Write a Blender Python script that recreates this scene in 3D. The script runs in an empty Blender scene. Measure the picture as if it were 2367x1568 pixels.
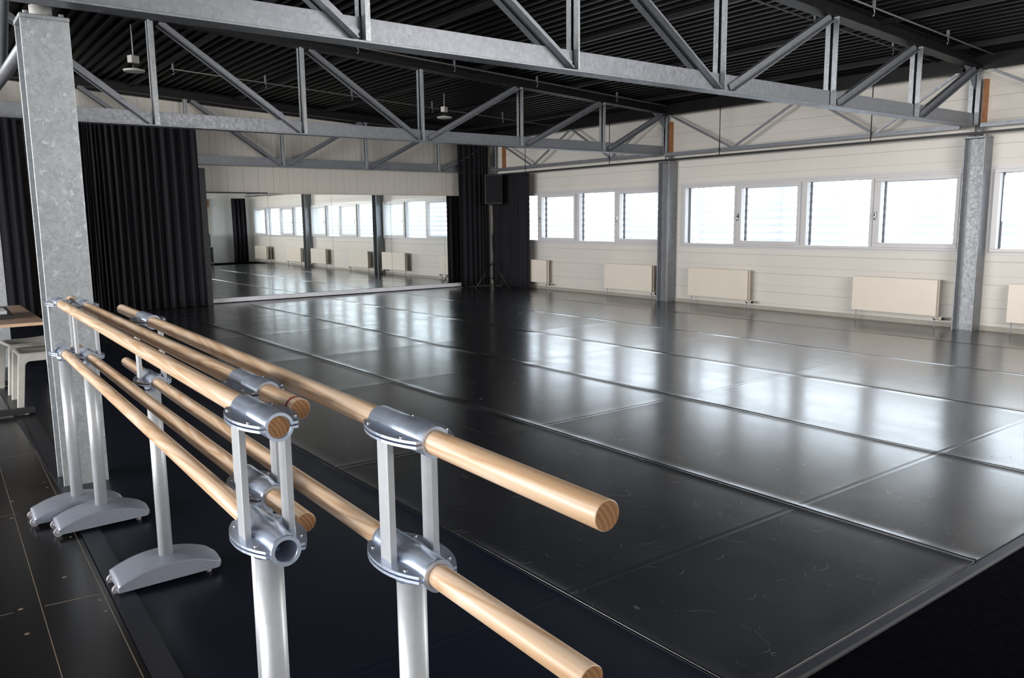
import bpy, bmesh, math, random
from mathutils import Vector, Matrix
random.seed(7)
PI = math.pi
S = bpy.context.scene
C = S.collection

# ------------------------------------------------------------------ camera
cam_d = bpy.data.cameras.new('camera')
cam_d.sensor_width = 36.0
cam_d.sensor_fit = 'HORIZONTAL'
cam_d.lens = 1855.0 / 2367.0 * 36.0
cam_d.clip_start = 0.05
cam_d.clip_end = 200
cam = bpy.data.objects.new('camera', cam_d)
C.objects.link(cam)
Rv = Vector((0.79608418, -0.60508682, -0.01095058))
Uv = Vector((0.0970801, 0.10982164, 0.989199))
Fv = Vector((0.59734867, 0.78854876, -0.14616916))
m = Matrix.Identity(4)
for i in range(3):
    m[i][0] = Rv[i]; m[i][1] = Uv[i]; m[i][2] = -Fv[i]
m[2][3] = 1.5
cam.matrix_world = m
S.camera = cam

# ------------------------------------------------------------------ world: bright overcast sky
w = bpy.data.worlds.new('sky'); S.world = w; w.use_nodes = True
nt = w.node_tree; nt.nodes.clear()
wo = nt.nodes.new('ShaderNodeOutputWorld'); bg = nt.nodes.new('ShaderNodeBackground')
tc = nt.nodes.new('ShaderNodeTexCoord'); sx = nt.nodes.new('ShaderNodeSeparateXYZ')
rp = nt.nodes.new('ShaderNodeValToRGB')
rp.color_ramp.elements[0].position = 0.45; rp.color_ramp.elements[0].color = (0.74, 0.82, 0.92, 1)
rp.color_ramp.elements[1].position = 0.62; rp.color_ramp.elements[1].color = (0.84, 0.91, 1.0, 1)
mp = nt.nodes.new('ShaderNodeMapRange')
mp.inputs['From Min'].default_value = -1; mp.inputs['From Max'].default_value = 1
nt.links.new(tc.outputs['Generated'], sx.inputs[0]); nt.links.new(sx.outputs['Z'], mp.inputs['Value'])
nt.links.new(mp.outputs[0], rp.inputs[0]); nt.links.new(rp.outputs[0], bg.inputs['Color'])
bg.inputs['Strength'].default_value = 6.8
nt.links.new(bg.outputs[0], wo.inputs[0])

# ------------------------------------------------------------------ view
S.view_settings.view_transform = 'Standard'
S.view_settings.look = 'None'
S.view_settings.exposure = 0.0
S.view_settings.gamma = 1.0
S.view_settings.use_curve_mapping = False
S.cycles.max_bounces = 8
S.cycles.diffuse_bounces = 4
S.cycles.glossy_bounces = 5
S.cycles.transparent_max_bounces = 12
S.cycles.sample_clamp_indirect = 6.0

# ------------------------------------------------------------------ added soft fill lights on the hall's unseen left and back sides
def area(name, loc, rot, sx_, sy_, energy, col=(1, 1, 1)):
    l = bpy.data.lights.new(name, 'AREA'); l.shape = 'RECTANGLE'; l.size = sx_; l.size_y = sy_
    l.energy = energy; l.color = col
    o = bpy.data.objects.new(name, l); C.objects.link(o); o.location = loc; o.rotation_euler = rot
    return o
area('added_fill_left', (-8.9, 7.4, 2.25), (0, -PI / 2, 0), 1.9, 14.0, 2500, (1.0, 0.99, 0.975))
area('added_fill_back', (6.0, -0.56, 2.3), (PI / 2, 0, 0), 4.2, 1.8, 430, (1.0, 0.97, 0.93))
# sky portals in the visible window band
for py in (12.55, 7.33, 2.1):
    p_ = area('sky_portal', (11.40, py, 1.55), (0, PI / 2, 0), 1.05, 4.8, 1)
    p_.data.cycles.is_portal = True

# ------------------------------------------------------------------ materials
def mat(name):
    m_ = bpy.data.materials.new(name); m_.use_nodes = True
    n = m_.node_tree; b = n.nodes['Principled BSDF']
    return m_, n, b
def N(n, t, **kw):
    x = n.nodes.new(t)
    for k, v in kw.items():
        if k in x.inputs: x.inputs[k].default_value = v
        else: setattr(x, k, v)
    return x
def ramp(n, src, stops):
    r = n.nodes.new('ShaderNodeValToRGB')
    while len(r.color_ramp.elements) < len(stops): r.color_ramp.elements.new(0.5)
    for e, (p, c) in zip(r.color_ramp.elements, stops):
        e.position = p; e.color = (*c, 1) if len(c) == 3 else c
    n.links.new(src, r.inputs[0]); return r
def bump(n, b, src, strength, dist=0.01):
    x = N(n, 'ShaderNodeBump'); x.inputs['Strength'].default_value = strength; x.inputs['Distance'].default_value = dist
    n.links.new(src, x.inputs['Height']); n.links.new(x.outputs[0], b.inputs['Normal']); return x
def simple(name, col, rough=0.5, metal=0.0, noise=0.0, scale=20, spec=0.5, bmp=0.0):
    m_, n, b = mat(name)
    b.inputs['Base Color'].default_value = (*col, 1); b.inputs['Roughness'].default_value = rough
    b.inputs['Metallic'].default_value = metal; b.inputs['Specular IOR Level'].default_value = spec
    t = N(n, 'ShaderNodeTexCoord'); z = N(n, 'ShaderNodeTexNoise', Scale=scale, Detail=4.0)
    n.links.new(t.outputs['Object'], z.inputs['Vector'])
    k = noise or 0.06
    lo = tuple(c * (1 - k) for c in col); hi = tuple(min(1, c * (1 + k)) for c in col)
    r = ramp(n, z.outputs['Fac'], [(0.3, lo), (0.7, hi)])
    n.links.new(r.outputs[0], b.inputs['Base Color'])
    if bmp: bump(n, b, z.outputs['Fac'], bmp, 0.003)
    return m_

def galvanised(name, dark, light, rough=0.42, metal=0.55, scale=14, fleck=1.18):
    m_, n, b = mat(name)
    t = N(n, 'ShaderNodeTexCoord')
    v = N(n, 'ShaderNodeTexVoronoi', Scale=scale * 2.6); v.feature = 'SMOOTH_F1'; v.inputs['Smoothness'].default_value = 0.35
    v2 = N(n, 'ShaderNodeTexVoronoi', Scale=scale * 2.1); v2.feature = 'F1'
    ns = N(n, 'ShaderNodeTexNoise', Scale=scale * 0.25, Detail=5.0, Roughness=0.6)
    mpn = N(n, 'ShaderNodeMapping'); mpn.inputs['Scale'].default_value = (1, 1, 0.8)
    mixv = N(n, 'ShaderNodeMix'); mixv.data_type = 'RGBA'; mixv.inputs[0].default_value = 0.06
    nd = N(n, 'ShaderNodeTexNoise', Scale=scale * 1.5, Detail=2.0)
    for q in (ns, nd, mpn): n.links.new(t.outputs['Object'], q.inputs['Vector'])
    n.links.new(mpn.outputs[0], mixv.inputs[6]); n.links.new(nd.outputs['Color'], mixv.inputs[7])
    n.links.new(mixv.outputs[2], v.inputs['Vector']); n.links.new(mixv.outputs[2], v2.inputs['Vector'])
    sp = N(n, 'ShaderNodeSeparateColor'); n.links.new(v.outputs['Color'], sp.inputs[0])
    a1 = N(n, 'ShaderNodeMath'); a1.operation = 'MULTIPLY_ADD'; a1.inputs[1].default_value = 0.45
    a0 = N(n, 'ShaderNodeMath'); a0.operation = 'MULTIPLY'; a0.inputs[1].default_value = 0.55
    n.links.new(ns.outputs['Fac'], a0.inputs[0]); n.links.new(sp.outputs[0], a1.inputs[0]); n.links.new(a0.outputs[0], a1.inputs[2])
    r = ramp(n, a1.outputs[0], [(0.25, dark), (0.72, light)])
    s2 = N(n, 'ShaderNodeSeparateColor'); n.links.new(v2.outputs['Color'], s2.inputs[0])
    fl_ = ramp(n, s2.outputs[1], [(0.955, (0, 0, 0)), (0.975, (1, 1, 1))])
    mx = N(n, 'ShaderNodeMix'); mx.data_type = 'RGBA'; mx.inputs[7].default_value = (*[min(1, c * fleck) for c in light], 1)
    n.links.new(fl_.outputs[0], mx.inputs[0]); n.links.new(r.outputs[0], mx.inputs[6])
    n.links.new(mx.outputs[2], b.inputs['Base Color'])
    rr = ramp(n, sp.outputs[1], [(0, (rough - .06,) * 3), (1, (rough + .10,) * 3)])
    n.links.new(rr.outputs[0], b.inputs['Roughness'])
    b.inputs['Metallic'].default_value = metal
    bump(n, b, nd.outputs['Fac'], 0.12, 0.003)
    return m_

M = {}
M['galv'] = galvanised('galvanised_column', (0.335, 0.355, 0.38), (0.45, 0.475, 0.50), scale=26)
M['galv_truss'] = galvanised('galvanised_truss', (0.21, 0.22, 0.245), (0.25, 0.265, 0.295), scale=18, fleck=1.04)
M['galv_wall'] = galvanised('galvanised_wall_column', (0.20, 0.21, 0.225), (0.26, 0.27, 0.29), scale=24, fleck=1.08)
M['black_steel'] = simple('black_painted_steel', (0.007, 0.007, 0.008), 0.45, 0.0, 0.3, 8, spec=0.25)
M['deck'] = simple('black_painted_deck', (0.0022, 0.0022, 0.0022), 0.42, 0.0, 0.3, 6, spec=0.14)
M['alu'] = simple('brushed_aluminium', (0.46, 0.48, 0.51), 0.42, 0.35, 0.04, 60)
M['clamp'] = simple('cast_aluminium_clamp', (0.56, 0.64, 0.79), 0.27, 0.72, 0.10, 40)
M['hammer'] = simple('grey_hammered_paint', (0.27, 0.295, 0.355), 0.40, 0.35, 0.10, 220, bmp=0.25)
M['screw'] = simple('steel_screw', (0.6, 0.6, 0.6), 0.3, 0.9)
M['dark_pipe'] = simple('dark_grey_pipe', (0.10, 0.095, 0.09), 0.5)
M['white_plastic'] = simple('white_plastic', (0.46, 0.45, 0.42), 0.35)
M['black_plastic'] = simple('black_plastic', (0.012, 0.012, 0.013), 0.5)
M['rubber'] = simple('grey_rubber', (0.35, 0.33, 0.36), 0.5)
M['curtain'] = simple('black_stage_cloth', (0.0115, 0.0105, 0.014), 0.85, 0, 0.15, 90, spec=0.25)
M['radiator'] = simple('cream_enamel', (0.72, 0.65, 0.575), 0.32, 0, 0.02, 3)
M['frame'] = simple('window_frame_lacquer', (0.56, 0.55, 0.56), 0.35, 0, 0.02, 3)
M['gasket'] = simple('black_gasket', (0.02, 0.02, 0.03), 0.6)
M['chrome'] = simple('satin_chrome', (0.6, 0.6, 0.6), 0.2, 1.0)
M['orange_wood'] = simple('orange_plywood', (0.30, 0.125, 0.045), 0.55, 0, 0.2, 12)
M['white_wall'] = simple('white_plaster', (0.88, 0.87, 0.85), 0.8, 0, 0.03, 2)
M['cream'] = simple('cream_paint', (0.55, 0.48, 0.40), 0.6, 0, 0.02, 3)
M['white_trim'] = simple('white_painted_plinth', (0.85, 0.85, 0.90), 0.4)
M['concrete'] = simple('pale_mortar', (0.50, 0.49, 0.46), 0.8, 0, 0.15, 25)
M['beech'] = simple('beech_tabletop', (0.36, 0.24, 0.17), 0.45, 0, 0.10, 8)
M['beech_edge'] = simple('beech_edge', (0.62, 0.42, 0.28), 0.5)
M['band'] = simple('dark_red_tape', (0.25, 0.05, 0.06), 0.5)
def slat_mat():
    m_ = bpy.data.materials.new('translucent_louvre_slat'); m_.use_nodes = True
    n = m_.node_tree; n.nodes.clear()
    o = N(n, 'ShaderNodeOutputMaterial'); a = N(n, 'ShaderNodeBsdfDiffuse'); b = N(n, 'ShaderNodeBsdfTranslucent'); mx = N(n, 'ShaderNodeMixShader')
    a.inputs[0].default_value = (0.6, 0.6, 0.62, 1); b.inputs[0].default_value = (0.80, 0.81, 0.82, 1); mx.inputs[0].default_value = 0.42
    n.links.new(a.outputs[0], mx.inputs[1]); n.links.new(b.outputs[0], mx.inputs[2]); n.links.new(mx.outputs[0], o.inputs[0]); return m_
M['slat'] = slat_mat()
M['skirting'] = simple('shaded_cream_skirting', (0.36, 0.33, 0.29), 0.6)  # cream paint darkened: the shadow along the skirting is put into the colour
M['grey_key'] = simple('pale_grey_keys', (0.45, 0.46, 0.48), 0.5)
M['dark_board'] = simple('dark_blue_black_board', (0.02, 0.022, 0.03), 0.5)

# wood of the barres: pine with grain running along local Y, offset per object
def wood():
    m_, n, b = mat('pine_barre')
    t = N(n, 'ShaderNodeTexCoord'); oi = N(n, 'ShaderNodeObjectInfo')
    add = N(n, 'ShaderNodeVectorMath'); add.operation = 'ADD'
    sc_ = N(n, 'ShaderNodeVectorMath'); sc_.operation = 'SCALE'; sc_.inputs[3].default_value = 6.8
    cb = N(n, 'ShaderNodeCombineXYZ')
    for i in range(3): n.links.new(oi.outputs['Random'], cb.inputs[i])
    n.links.new(cb.outputs[0], sc_.inputs[0])
    n.links.new(t.outputs['Object'], add.inputs[0]); n.links.new(sc_.outputs[0], add.inputs[1])
    mpn = N(n, 'ShaderNodeMapping'); mpn.inputs['Scale'].default_value = (8, 0.5, 8)
    n.links.new(add.outputs[0], mpn.inputs[0])
    ns = N(n, 'ShaderNodeTexNoise', Scale=1.6, Detail=2.0, Distortion=0.5); n.links.new(mpn.outputs[0], ns.inputs['Vector'])
    mul = N(n, 'ShaderNodeMath'); mul.operation = 'MULTIPLY'; mul.inputs[1].default_value = 20.0
    n.links.new(ns.outputs['Fac'], mul.inputs[0])
    fr = N(n, 'ShaderNodeMath'); fr.operation = 'PINGPONG'; fr.inputs[1].default_value = 1.0
    n.links.new(mul.outputs[0], fr.inputs[0])
    r = ramp(n, fr.outputs[0], [(0.0, (0.52, 0.33, 0.195)), (0.3, (0.60, 0.42, 0.275)), (0.75, (0.67, 0.50, 0.36)), (1.0, (0.71, 0.56, 0.43))])
    mp2 = N(n, 'ShaderNodeMapping'); mp2.inputs['Scale'].default_value = (170, 3, 170)
    n.links.new(add.outputs[0], mp2.inputs[0])
    n2 = N(n, 'ShaderNodeTexNoise', Scale=1.0, Detail=3.0); n.links.new(mp2.outputs[0], n2.inputs['Vector'])
    mx = N(n, 'ShaderNodeMix'); mx.data_type = 'RGBA'; mx.blend_type = 'MULTIPLY'; mx.inputs[0].default_value = 0.6
    r2 = ramp(n, n2.outputs['Fac'], [(0.35, (0.86, 0.80, 0.74)), (0.6, (1, 1, 1))])
    n.links.new(r.outputs[0], mx.inputs[6]); n.links.new(r2.outputs[0], mx.inputs[7])
    n.links.new(mx.outputs[2], b.inputs['Base Color'])
    b.inputs['Roughness'].default_value = 0.38
    return m_
M['wood'] = wood()
def endgrain():
    m_, n, b = mat('pine_end_grain')
    t = N(n, 'ShaderNodeTexCoord')
    mpn = N(n, 'ShaderNodeMapping'); mpn.inputs['Rotation'].default_value = (0, 0.35, 0); mpn.inputs['Location'].default_value = (0.06, 0, 0.01)
    n.links.new(t.outputs['Object'], mpn.inputs[0])
    wv = N(n, 'ShaderNodeTexWave', Scale=38.0, Distortion=2.2); wv.wave_type = 'RINGS'; wv.rings_direction = 'Y'
    wv.inputs['Detail'].default_value = 2.0; wv.inputs['Detail Scale'].default_value = 2.0
    n.links.new(mpn.outputs[0], wv.inputs['Vector'])
    r = ramp(n, wv.outputs['Fac'], [(0.0, (0.24, 0.11, 0.042)), (1.0, (0.36, 0.185, 0.080))])
    n.links.new(r.outputs[0], b.inputs['Base Color']); b.inputs['Roughness'].default_value = 0.7
    return m_
M['end'] = endgrain()

# cladding: boards along one axis, paired seam lines
def cladding(name, axis, pitch, second, col, depth=0.5):
    m_, n, b = mat(name)
    t = N(n, 'ShaderNodeTexCoord'); sp = N(n, 'ShaderNodeSeparateXYZ'); n.links.new(t.outputs['Object'], sp.inputs[0])
    src = sp.outputs[axis]
    dv = N(n, 'ShaderNodeMath'); dv.operation = 'MULTIPLY'; dv.inputs[1].default_value = 1.0 / pitch; n.links.new(src, dv.inputs[0])
    fc = N(n, 'ShaderNodeMath'); fc.operation = 'FRACT'; n.links.new(dv.outputs[0], fc.inputs[0])
    e = 0.006 / pitch
    st = [(0.0, (0, 0, 0)), (e, (1, 1, 1)), (second - e, (1, 1, 1)), (second, (0.5, 0.5, 0.5)), (second + e, (1, 1, 1)), (1 - e, (1, 1, 1)), (1.0, (0, 0, 0))]
    r = ramp(n, fc.outputs[0], st)
    c = ramp(n, r.outputs[0], [(0.0, tuple(x * 0.74 for x in col)), (1.0, col)])
    ns = N(n, 'ShaderNodeTexNoise', Scale=1.3, Detail=3.0); n.links.new(t.outputs['Object'], ns.inputs['Vector'])
    mx = N(n, 'ShaderNodeMix'); mx.data_type = 'RGBA'; mx.blend_type = 'MULTIPLY'; mx.inputs[0].default_value = 1.0
    r2 = ramp(n, ns.outputs['Fac'], [(0.3, (0.93, 0.93, 0.94)), (0.7, (1, 1, 1))])
    n.links.new(c.outputs[0], mx.inputs[6]); n.links.new(r2.outputs[0], mx.inputs[7])
    n.links.new(mx.outputs[2], b.inputs['Base Color']); b.inputs['Roughness'].default_value = 0.5
    bump(n, b, r.outputs[0], depth, 0.006)
    return m_
M['clad_h'] = cladding('horizontal_cladding', 2, 0.30, 0.38, (0.66, 0.63, 0.585))
M['clad_v'] = cladding('vertical_cladding', 0, 0.30, 0.42, (0.66, 0.62, 0.56), 0.7)

# vinyl dance floor: black, semi-gloss, scuffed
def vinyl(name, col, rough, scuff=1.0, spec=0.85):
    m_, n, b = mat(name)
    t = N(n, 'ShaderNodeTexCoord')
    # broad wear
    n1 = N(n, 'ShaderNodeTexNoise', Scale=0.9, Detail=5.0, Roughness=0.6); n.links.new(t.outputs['Object'], n1.inputs['Vector'])
    # fine scuffs: thin curved lines
    def scuffs(scale, width, seed, dist=3.0):
        mpn = N(n, 'ShaderNodeMapping'); mpn.inputs['Location'].default_value = (seed, seed * 1.7, 0)
        n.links.new(t.outputs['Object'], mpn.inputs[0])
        wz = N(n, 'ShaderNodeTexNoise', Scale=scale, Detail=1.0, Distortion=dist); n.links.new(mpn.outputs[0], wz.inputs['Vector'])
        s0 = N(n, 'ShaderNodeMath'); s0.operation = 'MULTIPLY'; s0.inputs[1].default_value = 5.0; n.links.new(wz.outputs['Fac'], s0.inputs[0])
        sf = N(n, 'ShaderNodeMath'); sf.operation = 'FRACT'; n.links.new(s0.outputs[0], sf.inputs[0])
        s1 = N(n, 'ShaderNodeMath'); s1.operation = 'SUBTRACT'; s1.inputs[1].default_value = 0.5; n.links.new(sf.outputs[0], s1.inputs[0])
        s2 = N(n, 'ShaderNodeMath'); s2.operation = 'ABSOLUTE'; n.links.new(s1.outputs[0], s2.inputs[0])
        line = ramp(n, s2.outputs[0], [(0.0, (1, 1, 1)), (width, (0, 0, 0))])
        mk = N(n, 'ShaderNodeTexNoise', Scale=scale * 2.3, Detail=2.0); n.links.new(mpn.outputs[0], mk.inputs['Vector'])
        mkr = ramp(n, mk.outputs['Fac'], [(0.55, (0, 0, 0)), (0.62, (1, 1, 1))])
        mm = N(n, 'ShaderNodeMath'); mm.operation = 'MULTIPLY'
        n.links.new(line.outputs[0], mm.inputs[0]); n.links.new(mkr.outputs[0], mm.inputs[1]); return mm.outputs[0]
    a1 = scuffs(2.6, 0.012, 3.1, 0.5); a2 = scuffs(4.5, 0.016, 9.4, 0.9)
    sm = N(n, 'ShaderNodeMath'); sm.operation = 'ADD'; sm.use_clamp = True; n.links.new(a1, sm.inputs[0]); n.links.new(a2, sm.inputs[1])
    k = N(n, 'ShaderNodeMath'); k.operation = 'MULTIPLY'; k.inputs[1].default_value = 0.14 * scuff; n.links.new(sm.outputs[0], k.inputs[0])
    mx = N(n, 'ShaderNodeMix'); mx.data_type = 'RGBA'; mx.inputs[6].default_value = (*col, 1); mx.inputs[7].default_value = (0.35, 0.35, 0.36, 1)
    n.links.new(k.outputs[0], mx.inputs[0]); n.links.new(mx.outputs[2], b.inputs['Base Color'])
    # streaky roughness along the mats
    mp2 = N(n, 'ShaderNodeMapping'); mp2.inputs['Scale'].default_value = (3, 1.2, 1); n.links.new(t.outputs['Object'], mp2.inputs[0])
    n3 = N(n, 'ShaderNodeTexNoise', Scale=1.5, Detail=3.0, Roughness=0.5); n.links.new(mp2.outputs[0], n3.inputs['Vector'])
    ml = N(n, 'ShaderNodeMath'); ml.operation = 'MULTIPLY_ADD'; ml.inputs[1].default_value = 0.5; n.links.new(n1.outputs['Fac'], ml.inputs[0])
    hl = N(n, 'ShaderNodeMath'); hl.operation = 'MULTIPLY'; hl.inputs[1].default_value = 0.5; n.links.new(n3.outputs['Fac'], hl.inputs[0])
    n.links.new(hl.outputs[0], ml.inputs[2])
    rr = ramp(n, ml.outputs[0], [(0.3, (rough * 0.86,) * 3), (0.7, (rough * 1.18,) * 3)])
    ra = N(n, 'ShaderNodeMath'); ra.operation = 'ADD'; n.links.new(rr.outputs[0], ra.inputs[0])
    k2 = N(n, 'ShaderNodeMath'); k2.operation = 'MULTIPLY'; k2.inputs[1].default_value = 0.12 * scuff; n.links.new(sm.outputs[0], k2.inputs[0]); n.links.new(k2.outputs[0], ra.inputs[1])
    n.links.new(ra.outputs[0], b.inputs['Roughness'])
    # slight waviness of laid vinyl
    nb = N(n, 'ShaderNodeTexNoise', Scale=3.0, Detail=2.0); n.links.new(t.outputs['Object'], nb.inputs['Vector'])
    bump(n, b, nb.outputs['Fac'], 0.05, 0.010)
    b.inputs['Specular IOR Level'].default_value = spec
    b.inputs['Coat Weight'].default_value = 0.22 * scuff; b.inputs['Coat Roughness'].default_value = 0.42
    return m_
M['vinyl'] = vinyl('black_dance_vinyl', (0.010, 0.011, 0.014), 0.19)
M['vinyl_navy'] = vinyl('dark_navy_dance_vinyl', (0.004, 0.006, 0.013), 0.36, 0.1, 0.3)
M['floor'] = vinyl('black_stage_floor_boards', (0.006, 0.006, 0.007), 0.24, 0.05, 0.4)
M['apron'] = simple('matt_black_apron', (0.003, 0.003, 0.0045), 0.9, 0, 0.2, 30, spec=0.0)
M['tape'] = simple('glossy_black_tape', (0.008, 0.009, 0.016), 0.42)
M['seam'] = simple('bare_wood_seam', (0.17, 0.13, 0.095), 0.7, 0, 0.2, 30)
M['seam_lip'] = simple('pale_vinyl_edge', (0.05, 0.05, 0.053), 0.5)  # paler grey lip along the front end of the mats

def mirror_mat():
    m_, n, b = mat('silvered_mirror')
    b.inputs['Base Color'].default_value = (0.86, 0.90, 0.89, 1); b.inputs['Metallic'].default_value = 1.0
    b.inputs['Roughness'].default_value = 0.012
    t = N(n, 'ShaderNodeTexCoord'); z = N(n, 'ShaderNodeTexNoise', Scale=1.2, Detail=1.0); n.links.new(t.outputs['Object'], z.inputs['Vector'])
    bump(n, b, z.outputs['Fac'], 0.02, 0.01)
    return m_
M['mirror'] = mirror_mat()
def glass_mat():
    m_ = bpy.data.materials.new('window_glass'); m_.use_nodes = True
    n = m_.node_tree; n.nodes.clear()
    o = N(n, 'ShaderNodeOutputMaterial'); tr = N(n, 'ShaderNodeBsdfTransparent'); tr.inputs[0].default_value = (0.96, 0.98, 0.98, 1)
    gl = N(n, 'ShaderNodeBsdfGlossy'); gl.inputs['Roughness'].default_value = 0.02
    mx = N(n, 'ShaderNodeMixShader'); mx.inputs[0].default_value = 0.05
    n.links.new(tr.outputs[0], mx.inputs[1]); n.links.new(gl.outputs[0], mx.inputs[2])
    n.links.new(mx.outputs[0], o.inputs[0]); return m_
M['glass'] = glass_mat()

# ------------------------------------------------------------------ mesh helpers
class MB:
    def __init__(s): s.bm = bmesh.new(); s.mi = 0
    def _f(s, vs, smooth=False):
        try: f = s.bm.faces.new(vs)
        except ValueError: return
        f.material_index = s.mi; f.smooth = smooth
    def box(s, x0, x1, y0, y1, z0, z1):
        v = [s.bm.verts.new((x, y, z)) for x in (x0, x1) for y in (y0, y1) for z in (z0, z1)]
        for q in ((0, 1, 3, 2), (4, 6, 7, 5), (0, 4, 5, 1), (2, 3, 7, 6), (0, 2, 6, 4), (1, 5, 7, 3)): s._f([v[i] for i in q])
    def obox(s, o, ax, ay, az, x0, x1, y0, y1, z0, z1):
        v = [s.bm.verts.new(o + ax * x + ay * y + az * z) for x in (x0, x1) for y in (y0, y1) for z in (z0, z1)]
        for q in ((0, 1, 3, 2), (4, 6, 7, 5), (0, 4, 5, 1), (2, 3, 7, 6), (0, 2, 6, 4), (1, 5, 7, 3)): s._f([v[i] for i in q])
    def prism(s, prof, axis, a, b, smooth=False, caps=True):
        # prof: closed 2D outline; axis 0/1/2 extrusion direction
        def P(p, t):
            if axis == 0: return (t, p[0], p[1])
            if axis == 1: return (p[0], t, p[1])
            return (p[0], p[1], t)
        A = [s.bm.verts.new(P(p, a)) for p in prof]; B = [s.bm.verts.new(P(p, b)) for p in prof]
        k = len(prof)
        for i in range(k): s._f([A[i], A[(i + 1) % k], B[(i + 1) % k], B[i]], smooth)
        if caps: s._f(A[::-1]); s._f(B)
    def tube(s, p0, p1, r, n=16, r2=None, caps=True, smooth=True):
        p0 = Vector(p0); p1 = Vector(p1); d = (p1 - p0).normalized()
        u = d.orthogonal().normalized(); v = d.cross(u); r2 = r if r2 is None else r2
        A = []; B = []
        for i in range(n):
            t = 2 * PI * i / n; q = u * math.cos(t) + v * math.sin(t)
            A.append(s.bm.verts.new(p0 + q * r)); B.append(s.bm.verts.new(p1 + q * r2))
        for i in range(n): s._f([A[i], A[(i + 1) % n], B[(i + 1) % n], B[i]], smooth)
        if caps: s._f(A[::-1]); s._f(B)
    def ring(s, p0, p1, ro, ri, n=28, a0=0.0, a1=2 * PI):
        # hollow tube, possibly part of a circle, along any axis parallel to Y
        full = abs(a1 - a0 - 2 * PI) < 1e-6; k = n if full else n + 1
        V = []
        for y in (p0[1], p1[1]):
            for r in (ro, ri):
                V.append([s.bm.verts.new((p0[0] + r * math.cos(a0 + (a1 - a0) * i / n), y, p0[2] + r * math.sin(a0 + (a1 - a0) * i / n))) for i in range(k)])
        for i in range(n):
            j = (i + 1) % k
            s._f([V[0][i], V[0][j], V[2][j], V[2][i]], True); s._f([V[1][i], V[3][i], V[3][j], V[1][j]], True)
            s._f([V[0][i], V[1][i], V[1][j], V[0][j]]); s._f([V[2][i], V[2][j], V[3][j], V[3][i]])
        if not full:
            for i in (0, n): s._f([V[0][i], V[2][i], V[3][i], V[1][i]])
    def pipe(s, pts, r, n=10):
        for a, b in zip(pts[:-1], pts[1:]): s.tube(a, b, r, n)
    def sphere(s, c, r, n=12, sz=1.0):
        mm = Matrix.Translation(Vector(c)) @ Matrix.Diagonal((1, 1, sz, 1))
        g = bmesh.ops.create_uvsphere(s.bm, u_segments=n, v_segments=max(6, n // 2), radius=r, matrix=mm)
        for v in g['verts']:
            for f in v.link_faces: f.smooth = True; f.material_index = s.mi
    def build(s, name, mats, parent=None, bevel=0.0, seg=2):
        bmesh.ops.recalc_face_normals(s.bm, faces=s.bm.faces)
        me = bpy.data.meshes.new(name); s.bm.to_mesh(me); s.bm.free()
        for q in (mats if isinstance(mats, (list, tuple)) else [mats]): me.materials.append(M[q])
        o = bpy.data.objects.new(name, me); C.objects.link(o)
        if parent: o.parent = parent
        if bevel:
            b = o.modifiers.new('bevel', 'BEVEL'); b.width = bevel; b.segments = seg; b.limit_method = 'ANGLE'; b.angle_limit = 0.7
            b.harden_normals = False
        return o
def tag(o, label=None, cat=None, group=None, kind=None):
    if label: o['label'] = label
    if cat: o['category'] = cat
    if group: o['group'] = group
    if kind: o['kind'] = kind
    return o
def thing(name, label, cat, loc=(0, 0, 0), rz=0.0, group=None):
    o = bpy.data.objects.new(name, None); C.objects.link(o); o.location = loc; o.rotation_euler = (0, 0, rz)
    o.empty_display_size = 0.1
    return tag(o, label, cat, group)
def dup(root, loc, rz, label, group=None):
    r = root.copy(); C.objects.link(r); r.location = loc; r.rotation_euler = (0, 0, rz); r['label'] = label
    if group: r['group'] = group
    for ch in list(root.children):
        c = ch.copy(); C.objects.link(c); c.parent = r
        for g in ch.children:
            d = g.copy(); C.objects.link(d); d.parent = c
    return r
def struct(mb, name, mats, **k): return tag(mb.build(name, mats, **k), kind='structure')

# ------------------------------------------------------------------ main dimensions
WX = 11.25           # inner face of the window wall
BY = 15.62           # face of the mirror wall
LX = -9.0            # left side of the hall
FY = -0.60           # wall behind the camera
TY = (4.87, 10.13, 15.36)       # truss planes
CLX = 0.745          # line of the free standing columns
def zt(x): return 3.80 - 0.052 * (x - 2.6)     # underside of truss top chord
def zd(x): return zt(x) + 0.15                 # underside of deck

# ------------------------------------------------------------------ floor
fl = MB(); fl.box(LX, WX, FY, BY, -0.2, 0.0)
fl.mi = 1
def strip(mb, a, b, wd, z=0.0, h=0.0006):
    a = Vector((a[0], a[1], z)); b = Vector((b[0], b[1], z)); d = (b - a); L = d.length; d.normalize(); s_ = Vector((-d.y, d.x, 0))
    mb.obox(a, d, s_, Vector((0, 0, 1)), 0, L, -wd / 2, wd / 2, -0.001, h)
strip(fl, (0.255, 1.3), (0.40, 6.9), 0.0030)
strip(fl, (0.475, 1.3), (0.625, 7.1), 0.0030)
strip(fl, (0.325, 3.53), (0.522, 3.51), 0.005)
strip(fl, (-0.3, 3.56), (0.22, 3.545), 0.003)
strip(fl, (0.395, 6.06), (0.60, 6.05), 0.003)
strip(fl, (-0.2, 6.07), (0.39, 6.06), 0.003)
strip(fl, (-0.2, 4.83), (0.37, 4.80), 0.0025)
strip(fl, (-0.18, 1.3), (-0.05, 6.9), 0.004)
for y_ in (5.2, 4.62, 4.27, 3.33):
    for dx_ in (-0.035, 0.035):
        fl.tube((0.47 + 0.022 * y_ + dx_, y_, -0.001), (0.47 + 0.022 * y_ + dx_, y_, 0.0007), 0.006, 8)
        fl.tube((0.47 + 0.022 * y_ + dx_, y_ + 0.12, -0.001), (0.47 + 0.022 * y_ + dx_, y_ + 0.12, 0.0007), 0.006, 8)
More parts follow.
